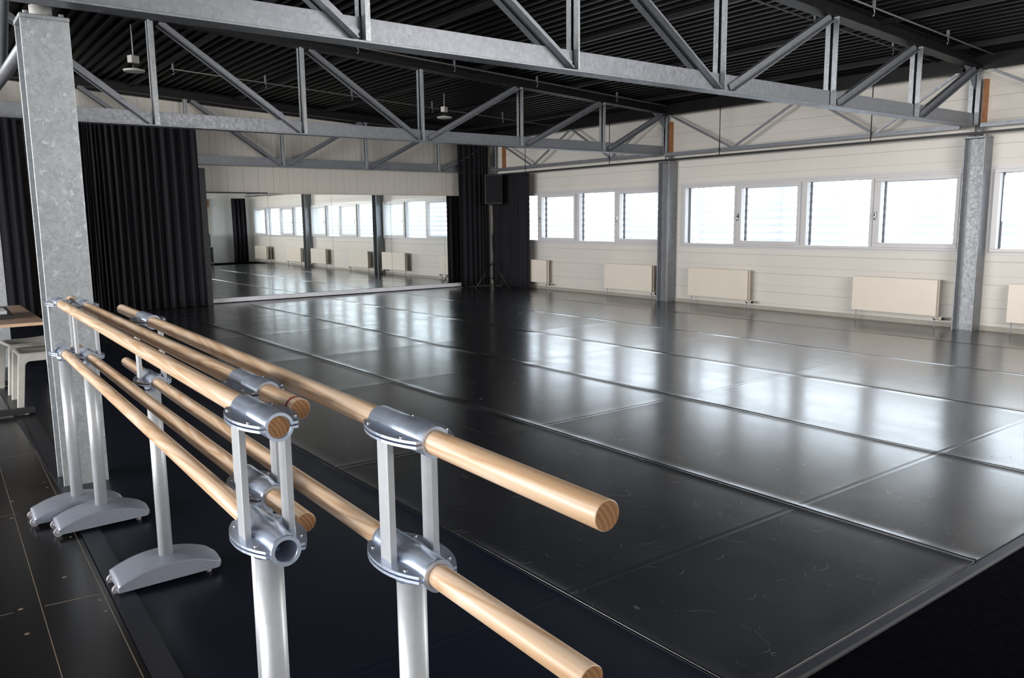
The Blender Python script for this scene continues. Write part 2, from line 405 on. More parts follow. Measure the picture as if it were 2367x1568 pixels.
for (x_, y_) in ((0.245, 3.56), (0.24, 3.32), (0.33, 4.75), (0.36, 5.05), (0.20, 4.3), (0.43, 3.78)):
    fl.tube((x_, y_, -0.001), (x_, y_, 0.0007), 0.009, 10)
struct(fl, 'floor', ['floor', 'seam'])

# dance mats: strips along Y with curled edges, laid side by side
bumps = (2.31, 4.45, 6.64, 8.45, 10.6, 12.7)
def mat_strip(x0, x1, y0, y1, name, material, label, ridge=True, curl=0.0028):
    mb = MB(); bm = mb.bm
    prof = [(0.0, -0.0005), (0.0, 0.0030 + curl), (0.004, 0.0042 + curl), (0.014, 0.0038 + curl * 0.7), (0.035, 0.0033 + curl * 0.3), (0.065, 0.003), (0.10, 0.003)]
    W = x1 - x0
    xs = [(x0 + a, z) for a, z in prof] + [(x0 + W * t, 0.003) for t in (0.25, 0.5, 0.75)] + [(x1 - a, z) for a, z in prof[::-1]]
    ys = set([y0, y1]); t = y0
    while t < y1: ys.add(round(t, 3)); t += 0.35
    if ridge:
        for b_ in bumps:
            for d_ in (-0.05, -0.03, -0.018, -0.01, 0, 0.01, 0.018, 0.03, 0.05):
                if y0 < b_ + d_ < y1: ys.add(round(b_ + d_, 3))
    for d_ in (0.004, 0.015, 0.04, 0.08): ys.add(round(y0 + d_, 3))
    ys = sorted(ys); rows = []
    rnd = random.Random(int(x0 * 100))
    for y in ys:
        row = []
        wob = 1.0 + 0.35 * math.sin(y * 2.1 + x0) + 0.2 * math.sin(y * 5.3)
        for i, (x, z) in enumerate(xs):
            zz = z if z < 0.0031 else 0.003 + (z - 0.003) * wob
            if ridge and z > 0:
                for b_ in bumps:
                    d = (y - b_) / 0.012
                    zz += 0.0009 * math.exp(-((y - b_ - 0.022) / 0.010) ** 2) + 0.0009 * math.exp(-((y - b_ + 0.022) / 0.010) ** 2)
            if z > 0: zz += 0.003 * math.exp(-((y - y0) / 0.025) ** 2)
            row.append(bm.verts.new((x, y, zz)))
        rows.append(row)
    for a, b in zip(rows[:-1], rows[1:]):
        for i in range(len(xs) - 1): mb._f([a[i], a[i + 1], b[i + 1], b[i]], True)
    for row in (rows[0], rows[-1]):
        lo = [bm.verts.new((v.co.x, v.co.y, -0.0005)) for v in row]
        for i in range(len(row) - 1): mb._f([row[i], row[i + 1], lo[i + 1], lo[i]])
    o = mb.build(name, material)
    return tag(o, label, 'dance mat', 'vinyl strips of the dance floor')
YE = 15.10
def tape_over(parent, x0, x1, y0, y1, z=0.0034, label=None, name='tape_strip'):
    t = MB(); t.box(x0, x1, y0, y1, z, z + 0.0008); o = t.build(name, 'tape', parent)
    if label: o['label'] = label
    return o
mat_specs = [(2.012, 3.602, 1.43, YE, 'black vinyl strip lying just right of the navy strip under the barres'),
             (3.614, 5.138, 1.43, YE, 'black vinyl strip second out from the navy strip toward the windows'),
             (5.150, 6.738, 1.43, YE, 'scuffed black vinyl strip third out, crossing the middle of the floor'),
             (6.748, 8.330, 1.43, YE, 'black vinyl strip two strips short of the radiators'),
             (8.340, 9.920, 1.43, YE, 'black vinyl strip next to the outermost one by the window wall'),
             (9.930, 11.18, 1.43, YE, 'narrow black vinyl strip running along under the radiators')]
navy = mat_strip(0.60, 2.0, FY + 0.05, YE, 'vinyl_floor_mat', 'vinyl_navy', 'dark navy vinyl strip under the three ballet barres, taped along its left edge', True, 0.003)
t_ = MB(); strip(t_, (0.553, 1.9), (0.695, 7.2), 0.085, 0.0085, 0.001); tp = t_.build('edge_tape', 'tape', navy); tp['label'] = 'glossy black tape along the left edge'
for a in mat_specs: mat_strip(a[0], a[1], a[2], a[3], 'vinyl_floor_mat', 'vinyl', a[4])
tl = MB(); tl.box(2.0, 11.15, 1.385, 1.425, 0.0, 0.004); tl.mi = 1; tl.box(2.0, 11.15, 1.372, 1.385, 0.0, 0.007)
struct(tl, 'trim_1', ['tape', 'seam_lip'])
# matt black apron in front of the mats
ap = MB(); ap.box(2.0, WX, FY + 0.02, 1.37, 0.0, 0.002)
struct(ap, 'trim_2', 'apron')

# ------------------------------------------------------------------ walls
bays = [(-0.33, 4.60), (4.92, 9.74), (10.16, 14.96)]   # window outer frames, low y to high y
SZ0, SZ1 = 1.02, 2.09
wr = MB()
WO = WX + 0.30
wr.box(WX, WO, FY, BY + 0.3, -0.2, SZ0); wr.box(WX, WO, FY, BY + 0.3, SZ1, 3.75)
prev = FY
for a, b in bays:
    wr.box(WX, WO, prev, a, SZ0, SZ1); prev = b
wr.box(WX, WO, prev, BY + 0.3, SZ0, SZ1)
struct(wr, 'wall_right', 'clad_h')
wb = MB(); wb.box(LX, WX, BY, BY + 0.25, -0.2, 4.6)
struct(wb, 'wall_back', 'clad_v')
wf = MB()
wf.box(LX, 3.7, FY - 0.25, FY, -0.2, 4.6); wf.box(8.3, WX, FY - 0.25, FY, -0.2, 4.6)
wf.box(3.7, 8.3, FY - 0.25, FY, -0.2, 1.2); wf.box(3.7, 8.3, FY - 0.25, FY, 3.3, 4.6); wf.box(3.7, 8.3, FY - 0.25, FY - 0.2, 1.2, 3.3)
struct(wf, 'wall_front', 'white_wall')
wl = MB(); wl.box(LX - 0.25, LX, FY - 0.25, BY + 0.25, -0.2, 4.6)
struct(wl, 'wall_left', 'white_wall')
bb = MB(); bb.box(WX - 0.012, WX, FY, BY - 0.1, 0.0, 0.065); struct(bb, 'baseboard_right', 'skirting')
eb = MB(); eb.box(WX - 0.10, WX, FY, BY, 3.34, 3.62); struct(eb, 'trim_3', 'black_steel')
eb = MB(); 
eb.prism([(LX, zt(LX) - 0.02), (WX, zt(WX) - 0.02), (WX, zt(WX) + 0.25), (LX, zt(LX) + 0.25)], 1, BY - 0.08, BY)
struct(eb, 'trim_4', 'black_steel')

# ------------------------------------------------------------------ ceiling: black trapezoidal deck, ribs along Y
dk = MB(); bm = dk.bm
pitch = 0.145; x = LX; top = []
while x < WX + 0.1:
    top += [(x, 0.0), (x + 0.045, 0.0), (x + 0.065, 0.05), (x + 0.125, 0.05)]; x += pitch
A = [bm.verts.new((px, FY - 0.1, zd(px) + pz)) for px, pz in top]
B = [bm.verts.new((px, BY + 0.1, zd(px) + pz)) for px, pz in top]
A2 = [bm.verts.new((px, FY - 0.1, zd(px) + 0.16)) for px, pz in top]
B2 = [bm.verts.new((px, BY + 0.1, zd(px) + 0.16)) for px, pz in top]
for i in range(len(top) - 1):
    dk._f([A[i], A[i + 1], B[i + 1], B[i]]); dk._f([A2[i], B2[i], B2[i + 1], A2[i + 1]])
struct(dk, 'ceiling', 'deck')

# ------------------------------------------------------------------ windows
UX = Vector((1, 0, 0))
def window(idx, y0, y1):
    fx0, fx1 = WX - 0.05, WX + 0.03       # frame depth
    z0, z1 = SZ0, SZ1
    gx = WX + 0.005
    t1, t2 = y1 - 0.10, y1 - 1.15         # fixed pane
    s1, s2 = y1 - 1.31, y1 - 2.35         # sash pane
    t3, t4 = y1 - 2.51, y1 - 3.53
    s3, s4 = y1 - 3.69, y1 - 4.72
    f = MB()
    f.box(fx0, fx1, y0 + 0.03, y1 - 0.03, z1 - 0.055, z1 - 0.01); f.box(fx0, fx1, y0 + 0.03, y1 - 0.03, z0 + 0.01, z0 + 0.05)
    f.box(fx0, fx1, t1, y1 - 0.03, z0 + 0.05, z1 - 0.055); f.box(fx0, fx1, y0 + 0.03, y0 + 0.085, z0 + 0.05, z1 - 0.055)
    f.box(fx0 + 0.003, fx1, t2 - 0.05, t2, z0 + 0.01, z1 - 0.01); f.box(fx0 + 0.003, fx1, t4 - 0.05, t4, z0 + 0.01, z1 - 0.01)
    cm = (s2 + t3) / 2
    f.box(fx0 + 0.003, fx1, t3, cm + 0.012, z0 + 0.01, z1 - 0.01)
    root = struct(f, 'window_%d' % idx, 'frame', bevel=0.004)
    f = MB(); e = 0.012                    # thin cover strip round the opening
    f.box(WX - 0.012, WX + 0.01, y0 - 0.03, y1 + 0.03, z1 - 0.012, z1 + 0.03); f.box(WX - 0.012, WX + 0.01, y0 - 0.03, y1 + 0.03, z0 - 0.03, z0 + 0.012)
    f.box(WX - 0.012, WX + 0.01, y0 - 0.03, y0 + 0.032, z0 + 0.012, z1 - 0.012); f.box(WX - 0.012, WX + 0.01, y1 - 0.032, y1 + 0.03, z0 + 0.012, z1 - 0.012)
    f.build('casing', 'frame', root)
    for (hi, lo, sash) in ((t1, t2, 0), (s1, s2, 1), (t3, t4, 0), (s3, s4, 1)):
        pz0, pz1 = (z0 + 0.05, z1 - 0.055) if not sash else (z0 + 0.105, z1 - 0.10)
        if sash:
            q = MB(); wx0, wx1 = fx0 - 0.018, fx1 - 0.02; k = 0.105; a, b = lo - 0.052, hi + k - 0.01
            ztop, zbot = z1 - 0.04, z0 + 0.04
            q.box(wx0, wx1, a, b, pz1, ztop); q.box(wx0, wx1, a, b, zbot, pz0)
            q.box(wx0, wx1, hi, b, pz0, pz1); q.box(wx0, wx1, a, lo, pz0, pz1)
            q.build('sash', 'frame', root, bevel=0.005)
            h = MB(); hy = hi + 0.05
            h.box(wx0 - 0.008, wx0, hy - 0.014, hy + 0.014, 1.50, 1.575); h.tube((wx0 - 0.008, hy, 1.56), (wx0 - 0.04, hy, 1.56), 0.009, 10)
            h.pipe([(wx0 - 0.04, hy, 1.565), (wx0 - 0.044, hy, 1.53), (wx0 - 0.040, hy, 1.45)], 0.010, 10)
            h.build('handle', 'chrome', root)
        g = MB(); g.box(gx + 0.008, gx + 0.012, lo - 0.002, hi + 0.002, pz0 - 0.002, pz1 + 0.002); g.build('pane', 'glass', root)
        g = MB(); g.box(gx + 0.03, gx + 0.075, hi - 0.016, hi + 0.001, pz0, pz1); g.box(gx + 0.014, gx + 0.024, lo, hi, pz1 - 0.006, pz1 + 0.001)
        g.build('gasket', 'gasket', root)
for i, (a, b) in enumerate(bays): window(i + 1, a, b)

# louvres outside the windows
for i, (a, b) in enumerate([(FY, 4.76), (4.80, 10.0), (10.04, 15.5)]):
    lv = thing('louvre_screen', 'white horizontal louvres outside the ' + ('nearest window, cut by the photo edge', 'middle four pane window', 'far window beside the corner curtain')[i], 'louvre', (12.0, (a + b) / 2, 0.4), 0, 'louvre screens outside the windows')
    hl_ = (b - a) / 2
    n_ = 0
    z = 0.35
    while z < 2.2:
        s_ = MB(); s_.prism([(-0.055, z - 0.028), (0.055, z + 0.024), (0.055, z + 0.030), (-0.055, z - 0.020)], 1, -hl_ + 0.04, hl_ - 0.04)
        s_.build('slat', 'slat', lv); z += 0.125
    for yy in (-hl_ + 0.03, -hl_ / 3, hl_ / 3, hl_ - 0.03):
        s_ = MB(); s_.box(0.06, 0.11, yy - 0.025, yy + 0.025, -0.4, 2.5); s_.build('post', 'slat', lv)

# ------------------------------------------------------------------ radiators
def radiator(y0, y1, label):
    L = y1 - y0
    t = thing('radiator', label, 'radiator', (WX, y0, 0), 0, 'panel radiators under the windows')
    for k, (xa, xb) in enumerate(((-0.20, -0.178), (-0.135, -0.113))):
        p = MB(); p.box(xa, xb, 0, L, 0.155, 0.645)
        p.build('panel', 'radiator', t, bevel=0.007, seg=3)
    g = MB()
    for q in range(int(L / 0.035)): g.box(-0.176, -0.137, 0.03 + q * 0.035, 0.033 + q * 0.035, 0.17, 0.63)
    g.build('convector_fins', 'radiator', t)
    for yy in (0.25, L - 0.25):
        b = MB(); b.box(-0.112, -0.003, yy - 0.015, yy + 0.015, 0.25, 0.56); b.build('wall_bracket', 'radiator', t)
    v = MB(); v.tube((-0.156, 0.03, 0.165), (-0.156, 0.03, 0.10), 0.011, 10); v.tube((-0.156, 0.05, 0.125), (-0.156, -0.02, 0.125), 0.014, 12); v.build('valve', 'screw', t)
    h = MB(); h.tube((-0.156, -0.02, 0.125), (-0.156, -0.07, 0.125), 0.024, 16, 0.026); h.build('thermostat_head', 'cream', t)
    h = MB(); h.tube((-0.156, -0.07, 0.125), (-0.156, -0.095, 0.125), 0.021, 16, 0.018); h.build('thermostat_cap', 'black_plastic', t)
    for yy in (0.03, L - 0.05):
        q = MB(); q.tube((-0.156, yy, 0.16), (-0.156, yy, 0.0), 0.009, 10); q.build('pipe', 'rubber', t)
    return t
radiator(13.35, 14.60, 'cream panel radiator half hidden behind the corner curtain')
radiator(10.29, 11.55, 'cream panel radiator under the far window, just left of the far wall column')
radiator(8.17, 9.42, 'cream panel radiator just right of the far wall column')
radiator(5.12, 6.33, 'large cream panel radiator just left of the near wall column')
radiator(2.98, 4.25, 'cream panel radiator cut by the right edge of the photo')
radiator(0.05, 1.25, 'cream panel radiator near the back corner, seen only in the mirror')

# ------------------------------------------------------------------ columns
def h_profile(cx, cy, w_, d_, tf, tw):
    x0, x1, y0, y1 = cx - w_ / 2, cx + w_ / 2, cy - d_ / 2, cy + d_ / 2
    return [(x0, y0), (x1, y0), (x1, y0 + tf), (cx + tw / 2, y0 + tf), (cx + tw / 2, y1 - tf), (x1, y1 - tf), (x1, y1), (x0, y1), (x0, y1 - tf), (cx - tw / 2, y1 - tf), (cx - tw / 2, y0 + tf), (x0, y0 + tf)]
def column(x, y, w_, d_, top, label, stub_mat='concrete', z_end=2.63, gm='galv'):
    t = thing('steel_column', label, 'column', (x, y, 0), 0, 'steel columns of the hall')
    c = MB(); c.prism(h_profile(0, 0, w_, d_, 0.017, 0.011), 2, 0.0, top); c.build('shaft', gm, t, bevel=0.003)
    p = MB(); p.box(-w_ / 2 - 0.003, w_ / 2 + 0.003, -d_ / 2 - 0.003, d_ / 2 + 0.003, top, top + 0.022)
    p.build('cap_plate', gm, t, bevel=0.004)
    b = MB()
    for sx_ in (-1, 1):
        for sy_ in (-1, 1): b.tube((sx_ * w_ * 0.36, sy_ * d_ * 0.38, top + 0.022), (sx_ * w_ * 0.36, sy_ * d_ * 0.38, top + 0.040), 0.013, 6, smooth=False)
    b.build('cap_bolts', gm, t)
    s_ = MB(); s_.tube((0, 0, top + 0.022), (0, 0, z_end), w_ * 0.24, 24, w_ * 0.24); s_.build('bearing_stub', stub_mat, t)
    return t
column(0.745, 5.24, 0.235, 0.24, 2.60, 'mottled galvanised steel column standing beside the ends of the barres', z_end=2.69)
column(0.745, 10.13, 0.235, 0.24, 2.56, 'grey steel column at the far left edge, behind the table', z_end=2.64)
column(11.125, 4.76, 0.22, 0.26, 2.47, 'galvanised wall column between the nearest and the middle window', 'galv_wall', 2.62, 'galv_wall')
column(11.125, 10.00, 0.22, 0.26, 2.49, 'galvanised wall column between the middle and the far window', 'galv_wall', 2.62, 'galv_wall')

# ------------------------------------------------------------------ trusses across the hall
def angle(mb, p0, p1, side, wleg=0.065, tk=0.009, off=0.006, edge=1):
    """one steel angle lying against the web on the given Y side"""
    p0 = Vector(p0); p1 = Vector(p1); d = (p1 - p0); L = d.length; d.normalize(); Y = Vector((0, side, 0)); s_ = Vector((d.z, 0, -d.x)) * edge
    mb.obox(p0, d, s_, Y, 0, L, -wleg / 2, wleg / 2, off, off + tk)
    mb.obox(p0, d, s_, Y, 0, L, wleg / 2 - tk, wleg / 2, off, off + wleg)
NX = [0.745, 2.53, 4.34, 6.11, 7.90, 9.66, 11.20]
def truss(y, zb, label, left=True, right_end=11.20):
    t = thing('roof_truss', label, 'roof truss', (0, y, 0), 0, 'parallel roof trusses')
    xl = -8.8 if left else NX[1] - 1.8
    c = MB()
    c.prism([(-0.006, zb + 0.012), (0.006, zb + 0.012), (0.006, zb + 0.17), (-0.006, zb + 0.17)], 0, xl, right_end)
    c.box(xl, right_end, -0.075, 0.075, zb, zb + 0.014)
    c.build('bottom_chord', 'galv_truss', t, bevel=0.002)
    c = MB(); bm_ = c.bm
    ends = []
    for x_ in (xl, right_end):
        z_ = zt(x_)
        ends.append([bm_.verts.new((x_, a, z_ + b)) for a, b in ((-0.08, 0), (0.08, 0), (0.08, 0.012), (0.006, 0.012), (0.006, 0.138), (0.08, 0.138), (0.08, 0.149), (-0.08, 0.149), (-0.08, 0.138), (-0.006, 0.138), (-0.006, 0.012), (-0.08, 0.012))])
    k = 12
    for i in range(k): c._f([ends[0][i], ends[0][(i + 1) % k], ends[1][(i + 1) % k], ends[1][i]])
    c._f(ends[0][::-1]); c._f(ends[1])
    c.build('top_chord', 'black_steel', t)
    lefts = [0.745 - 1.79 * i for i in range(1, 6)] if left else []
    nodes = sorted(lefts) + NX
    for x_ in nodes:
        zt_ = zt(x_)
        v = MB(); angle(v, (x_, 0, zb + 0.016), (x_, 0, zt_ + 0.01), -1, edge=-1); angle(v, (x_, 0, zb + 0.10), (x_, 0, zt_ + 0.01), 1, edge=-1)
        v.build('vertical', 'galv', t)  # lighter steel than the chord: light on the left-facing legs put into the colour
    for a, b in zip(nodes[:-1], nodes[1:]):
        if b <= 6.2: p0, p1 = (a + 0.10, 0, zt(a) - 0.005), (b - 0.07, 0, zb + 0.05)
        else: p0, p1 = (b - 0.10, 0, zt(b) - 0.005), (a + 0.10, 0, zb + 0.05)
        v = MB(); angle(v, p0, p1, -1, 0.07, edge=(1 if b <= 6.2 else -1), off=0.017); angle(v, p0, p1, 1, 0.07, edge=(1 if b <= 6.2 else -1), off=0.017)
        v.build('diagonal', 'galv_truss', t)
    g = MB(); xe = right_end - 0.02
    g.prism([(xe, zt(xe)), (xe, zt(xe) - 0.26), (xe - 0.34, zt(xe) + 0.01)], 1, -0.006, 0.006)
    g.build('gusset_plate', 'galv_truss', t)
    return t
truss(TY[0], 2.630, 'nearest steel roof truss, its lower chord crossing the top of the photo')
truss(TY[1], 2.625, 'middle steel roof truss spanning from the left edge to the far wall column')
truss(TY[2], 2.575, 'farthest steel roof truss, close against the mirror wall')

# plywood pieces beside the truss ends at the window wall
for k, (y, lab) in enumerate(((TY[0], 'narrow orange brown plywood piece upright at the end of the nearest truss'), (TY[1], 'narrow orange brown plywood piece upright at the end of the middle truss'), (TY[2], 'orange brown plywood piece above the speaker, next to the tall corner curtain'))):
    p = MB(); p.box(-0.10, 0.0, -0.012, 0.012, -0.28, 0.28)
    o = p.build('plywood_piece', 'orange_wood'); o.location = (WX - 0.0, y - 0.13 if k < 2 else y - 0.35, 2.93); tag(o, lab, 'plywood piece', 'plywood at the truss ends')

# ------------------------------------------------------------------ lattice girders along the window wall and the column line
def lattice(x, pts_top, pts_bot, y0, y1, label, zb, ztp, r=0.022, chord=0.03, mat_='galv_truss', round_=False):
    t = thing('lattice_girder', label, 'lattice girder', (x, 0, 0), 0, 'lattice girders between the columns')
    c = MB()
    if round_: c.tube((0, y0, zb + 0.03), (0, y1, zb + 0.03), chord, 16)
    else:
        c.box(-chord, chord, y0, y1, zb, zb + 0.012); c.box(-0.02, -0.012, y0, y1, zb + 0.012, zb + 0.055); c.box(0.012, 0.02, y0, y1, zb + 0.012, zb + 0.055)
    c.build('bottom_chord', mat_, t)
    c = MB(); c.box(-chord, chord, y0, y1, ztp, ztp + 0.05); c.build('top_chord', 'black_steel', t)
    seq = sorted([(p, ztp + 0.01) for p in pts_top] + [(p, zb + 0.04) for p in pts_bot])
    for a, b in zip(seq[:-1], seq[1:]):
        d = MB(); d.tube((0, a[0], a[1]), (0, b[0], b[1]), r, 4 if not round_ else 16, smooth=round_); d.build('diagonal', mat_, t)
    return t
lattice(11.02, [9.90, 7.22, 5.00], [8.52, 6.10], 4.95, 10.0, 'light zigzag girder high on the window wall between the two wall columns', 2.60, 3.30)
lattice(11.02, [15.1, 12.5, 10.25], [13.75, 11.35], 10.25, 15.25, 'light zigzag girder high on the window wall behind the corner curtain side', 2.62, 3.30)
lattice(11.02, [4.65, 2.1], [3.35, 0.9], -0.4, 4.7, 'light zigzag girder high at the right edge of the photo', 2.60, 3.30)
lattice(0.745, [9.8, 5.8], [7.3], 5.2, 10.0, 'round tube girder at the top left edge behind the mottled column', 2.58, 3.88, 0.034, 0.042, round_=True)

# black curtain rail along the window wall with hanging rods
rl = thing('curtain_rail', 'thin black curtain rail hung along the window wall on rods', 'curtain rail', (10.98, 0, 0))
c = MB(); c.box(-0.016, 0.016, -0.45, 15.1, 2.515, 2.545); c.build('rail', 'black_plastic', rl)
for yy in (13.95, 11.35, 8.75, 6.13, 3.5, 0.9):
    c = MB(); c.tube((0, yy, 2.545), (0, yy, zt(10.9) + 0.17), 0.007, 8); c.build('hanging_rod', 'black_plastic', rl)

# ------------------------------------------------------------------ curtains
def curtain(path, z0, z1, label, amp=0.055, wl_=0.16, seed=1, name='stage_curtain', group=None):
    rnd = random.Random(seed); mb = MB(); bm_ = mb.bm
    P = [Vector((p[0], p[1], 0)) for p in path]
    segs = [(P[i + 1] - P[i]).length for i in range(len(P) - 1)]; Lt = sum(segs)
    n_ = int(Lt / 0.014); ph = 0.0; cols = []
    phs = []; am = []
    for i in range(n_ + 1):
        ph += 2 * PI * 0.014 / (wl_ * (1 + 0.45 * math.sin(i * 0.031 + seed) + 0.2 * math.sin(i * 0.083)))
        phs.append(ph); am.append(amp * (0.75 + 0.35 * math.sin(i * 0.021 + seed * 2)))
    zs = [z0, z0 + 0.25, (z0 + z1) / 2, z1 - 0.5, z1 - 0.08, z1]
    for i in range(n_ + 1):
        s_ = Lt * i / n_; k = 0
        while k < len(segs) - 1 and s_ > segs[k]: s_ -= segs[k]; k += 1
        d = (P[k + 1] - P[k]).normalized(); b = P[k] + d * s_; nn = Vector((d.y, -d.x, 0))
        col = []
        for j, z in enumerate(zs):
            f = (1.12, 1.05, 1.0, 0.85, 0.6, 0.5)[j]
            o_ = am[i] * f * (math.sin(phs[i]) + 0.28 * math.sin(2.3 * phs[i] + z * 0.6))
            q = b + nn * o_ + d * (0.012 * math.sin(phs[i] * 2 + z))
            col.append(bm_.verts.new((q.x, q.y, z)))
        cols.append(col)
    for a, b in zip(cols[:-1], cols[1:]):
        for j in range(len(zs) - 1): mb._f([a[j], b[j], b[j + 1], a[j + 1]], True)
    o = mb.build(name, 'curtain'); so = o.modifiers.new('solid', 'SOLIDIFY'); so.thickness = 0.003
    return tag(o, label, 'curtain', group)
curtain([(1.75, 15.08), (4.42, 15.08)], 0.015, 3.22, 'tall black pleated curtain between the mottled column and the mirror', seed=3, wl_=0.115, amp=0.06)
curtain([(-3.2, 15.12), (1.70, 15.12)], 0.015, 3.25, 'black pleated curtain at the far left behind the table', seed=5, wl_=0.12, amp=0.06)
curtain([(10.10, 15.27), (10.95, 15.27)], 0.015, 3.20, 'tall black curtain in the far corner behind the speaker', seed=8, amp=0.05, wl_=0.10)
curtain([(11.0, 15.18), (11.0, 13.85)], 0.015, 2.51, 'shorter black curtain hanging from the rail beside the far window', seed=11, amp=0.038, wl_=0.10)
curtain([(10.35, -0.22), (10.88, -0.22)], 0.015, 2.45, 'black curtain in the corner behind the camera, seen in the mirror', seed=13, amp=0.05, wl_=0.10)
cr = MB(); cr.box(-3.3, 4.5, 15.06, 15.10, 3.25, 3.29)
tag(cr.build('curtain_track', 'black_steel'), 'black curtain track above the tall left curtains', 'curtain track')
cr = MB(); cr.box(10.05, 10.95, 15.25, 15.29, 3.20, 3.24)
tag(cr.build('curtain_track', 'black_steel'), 'short black curtain track above the far corner curtain', 'curtain track')

# ------------------------------------------------------------------ mirror wall
MY = 15.50
edges = [4.61, 5.81, 7.14, 8.50, 9.86, 10.30]
labs = ['leftmost mirror panel, next to the left curtain', 'second mirror panel from the left curtain', 'middle mirror panel of the five', 'mirror panel just left of the last full seam', 'narrow rightmost mirror panel beside the corner curtain']
for i in range(5):
    p = MB(); W_ = edges[i + 1] - edges[i]
    p.box(-W_ / 2 + 0.002, W_ / 2 - 0.002, 0, 0.02, 0.095, 2.065)
    p.mi = 1; p.box(-W_ / 2 + 0.001, W_ / 2 - 0.001, 0.02, 0.028, 0.094, 2.066)
    o = p.build('wall_mirror', ['mirror', 'dark_board']); o.location = ((edges[i] + edges[i + 1]) / 2, MY, 0)
    o.rotation_euler = (0, 0, (0.002, -0.0015, 0.002, -0.001, 0.001)[i])
    tag(o, labs[i], 'mirror', 'mirror panels on the end wall')
p = MB(); p.box(4.60, 10.30, 15.46, 15.60, 0.012, 0.092); struct(p, 'baseboard_back', 'white_trim', bevel=0.004)
p = MB(); p.box(4.585, 4.612, 15.46, 15.55, 0.0, 2.08); p.box(4.60, 5.81, 15.475, 15.55, 2.066, 2.09); struct(p, 'trim_5', 'dark_board')
p = MB(); p.box(4.44, 4.55, 15.16, 15.50, 0.0, 2.50); tag(p.build('side_board', 'dark_board', bevel=0.003), 'narrow dark board standing upright between the left curtain and the mirror', 'board')

# ------------------------------------------------------------------ pipes and fittings under the roof
def conduit(x0, x1, y, dz, label, hooks=()):
    t = thing('conduit', label, 'conduit', (0, y, 0), 0, 'conduits under the roof')
    c = MB(); c.tube((x0, 0, zd(x0) - dz), (x1, 0, zd(x1) - dz), 0.009, 10); c.build('pipe', 'dark_pipe', t)
    for hx in hooks:
        h = MB(); z_ = zd(hx) - dz
        h.box(hx - 0.012, hx + 0.012, -0.012, 0.012, z_, zd(hx) - 0.001)
        h.pipe([(hx, 0, z_ - 0.01), (hx + 0.02, 0, z_ - 0.05), (hx - 0.005, 0, z_ - 0.085)], 0.006, 6); h.build('hook', 'galv_wall', t)
    return t
conduit(3.47, 11.0, 12.9, 0.12, 'thin grey conduit under the roof between the middle and far trusses', (3.5, 4.9, 6.4, 8.0, 9.6))
conduit(5.5, 10.9, 5.22, 0.07, 'dark conduit running along the far side of the nearest truss', (6.5, 8.1, 9.75))
conduit(6.4, 10.9, 4.56, 0.07, 'dark conduit running along the near side of the nearest truss', (8.1, 9.7))
conduit(3.0, 10.9, 9.86, 0.07, 'dark conduit along the near side of the middle truss', (5.0, 6.5, 8.0, 9.7))
# black longitudinal purlins
for k, px_ in enumerate((1.7, 3.45, 5.25, 7.0, 8.8, 10.45)):
    p = MB(); z_ = zd(px_)
    p.box(-0.03, 0.03, 0, BY - FY - 0.1, -0.055, 0.0)
    o = p.build('roof_purlin', 'black_steel'); o.location = (px_, FY + 0.05, z_ - 0.001)
    tag(o, ('black purlin under the roof nearest to the mottled column', 'black purlin second out from the mottled column', 'black purlin third out from the mottled column', 'black purlin left of the middle of the hall ceiling', 'black purlin second from the window wall', 'black purlin nearest to the window wall')[k], 'purlin', 'long black purlins under the roof')

def lamp_fitting(loc, label):
    t = thing('ceiling_sensor', label, 'ceiling fitting', loc, 0.5, 'white fittings hung from the roof')
    z_top = zd(loc[0]) - loc[2]
    c = MB(); c.tube((0, 0, 0.10), (0, 0, z_top), 0.008, 8); c.build('rod', 'rubber', t)
    c = MB(); c.box(-0.06, 0.06, -0.04, 0.04, 0.07, 0.16); c.build('junction_box', 'white_plastic', t, bevel=0.008)
    c = MB(); c.tube((0, 0, 0.0), (0, 0, 0.07), 0.015, 10); c.build('stem', 'black_plastic', t)
    c = MB(); c.tube((0, 0, -0.035), (0, 0, -0.012), 0.12, 24, 0.13); c.tube((0, 0, -0.012), (0, 0, 0.005), 0.13, 24, 0.05); c.build('disc_head', 'white_plastic', t)
lamp_fitting((2.55, 11.1, 3.42), 'small white fitting hung under the roof near the mottled column')
lamp_fitting((7.75, 12.1, 3.30), 'small white fitting hung under the roof above the mirror end of the hall')

# ------------------------------------------------------------------ ballet barres
def barre_base(y):
    b = MB(); bm_ = b.bm
    hw = 0.208; L = []
    nx, ny = 28, 10
    def ztop(u): return 0.102 - 0.050 * abs(u) ** 2.2
    def wy(u):
        w_ = 0.109
        if u > 0.88: w_ = w_ * math.sqrt(max(0.45, 1 - ((u - 0.88) / 0.16) ** 2))
        return w_
    rows = []; low = []
    for i in range(nx + 1):
        u = -1 + 2 * i / nx; r_ = []; lo = []
        for j in range(ny + 1):
            v = -1 + 2 * j / ny; cr_ = 0.010 * (1 - v * v)
            r_.append(bm_.verts.new((u * hw, v * wy(u), ztop(u) - 0.008 + cr_)))
            lo.append(bm_.verts.new((u * hw, v * wy(u) * 0.97, 0.024 + 0.004 * u)))
        rows.append(r_); low.append(lo)
    for i in range(nx):
        for j in range(ny):
            b._f([rows[i][j], rows[i][j + 1], rows[i + 1][j + 1], rows[i + 1][j]], True)
            b._f([low[i][j], low[i + 1][j], low[i + 1][j + 1], low[i][j + 1]])
        b._f([rows[i][0], rows[i + 1][0], low[i + 1][0], low[i][0]]); b._f([rows[i][ny], low[i][ny], low[i + 1][ny], rows[i + 1][ny]])
    for j in range(ny): b._f([rows[0][j], low[0][j], low[0][j + 1], rows[0][j + 1]]); b._f([rows[nx][j], rows[nx][j + 1], low[nx][j + 1], low[nx][j]])
    return b
clampshape = {}
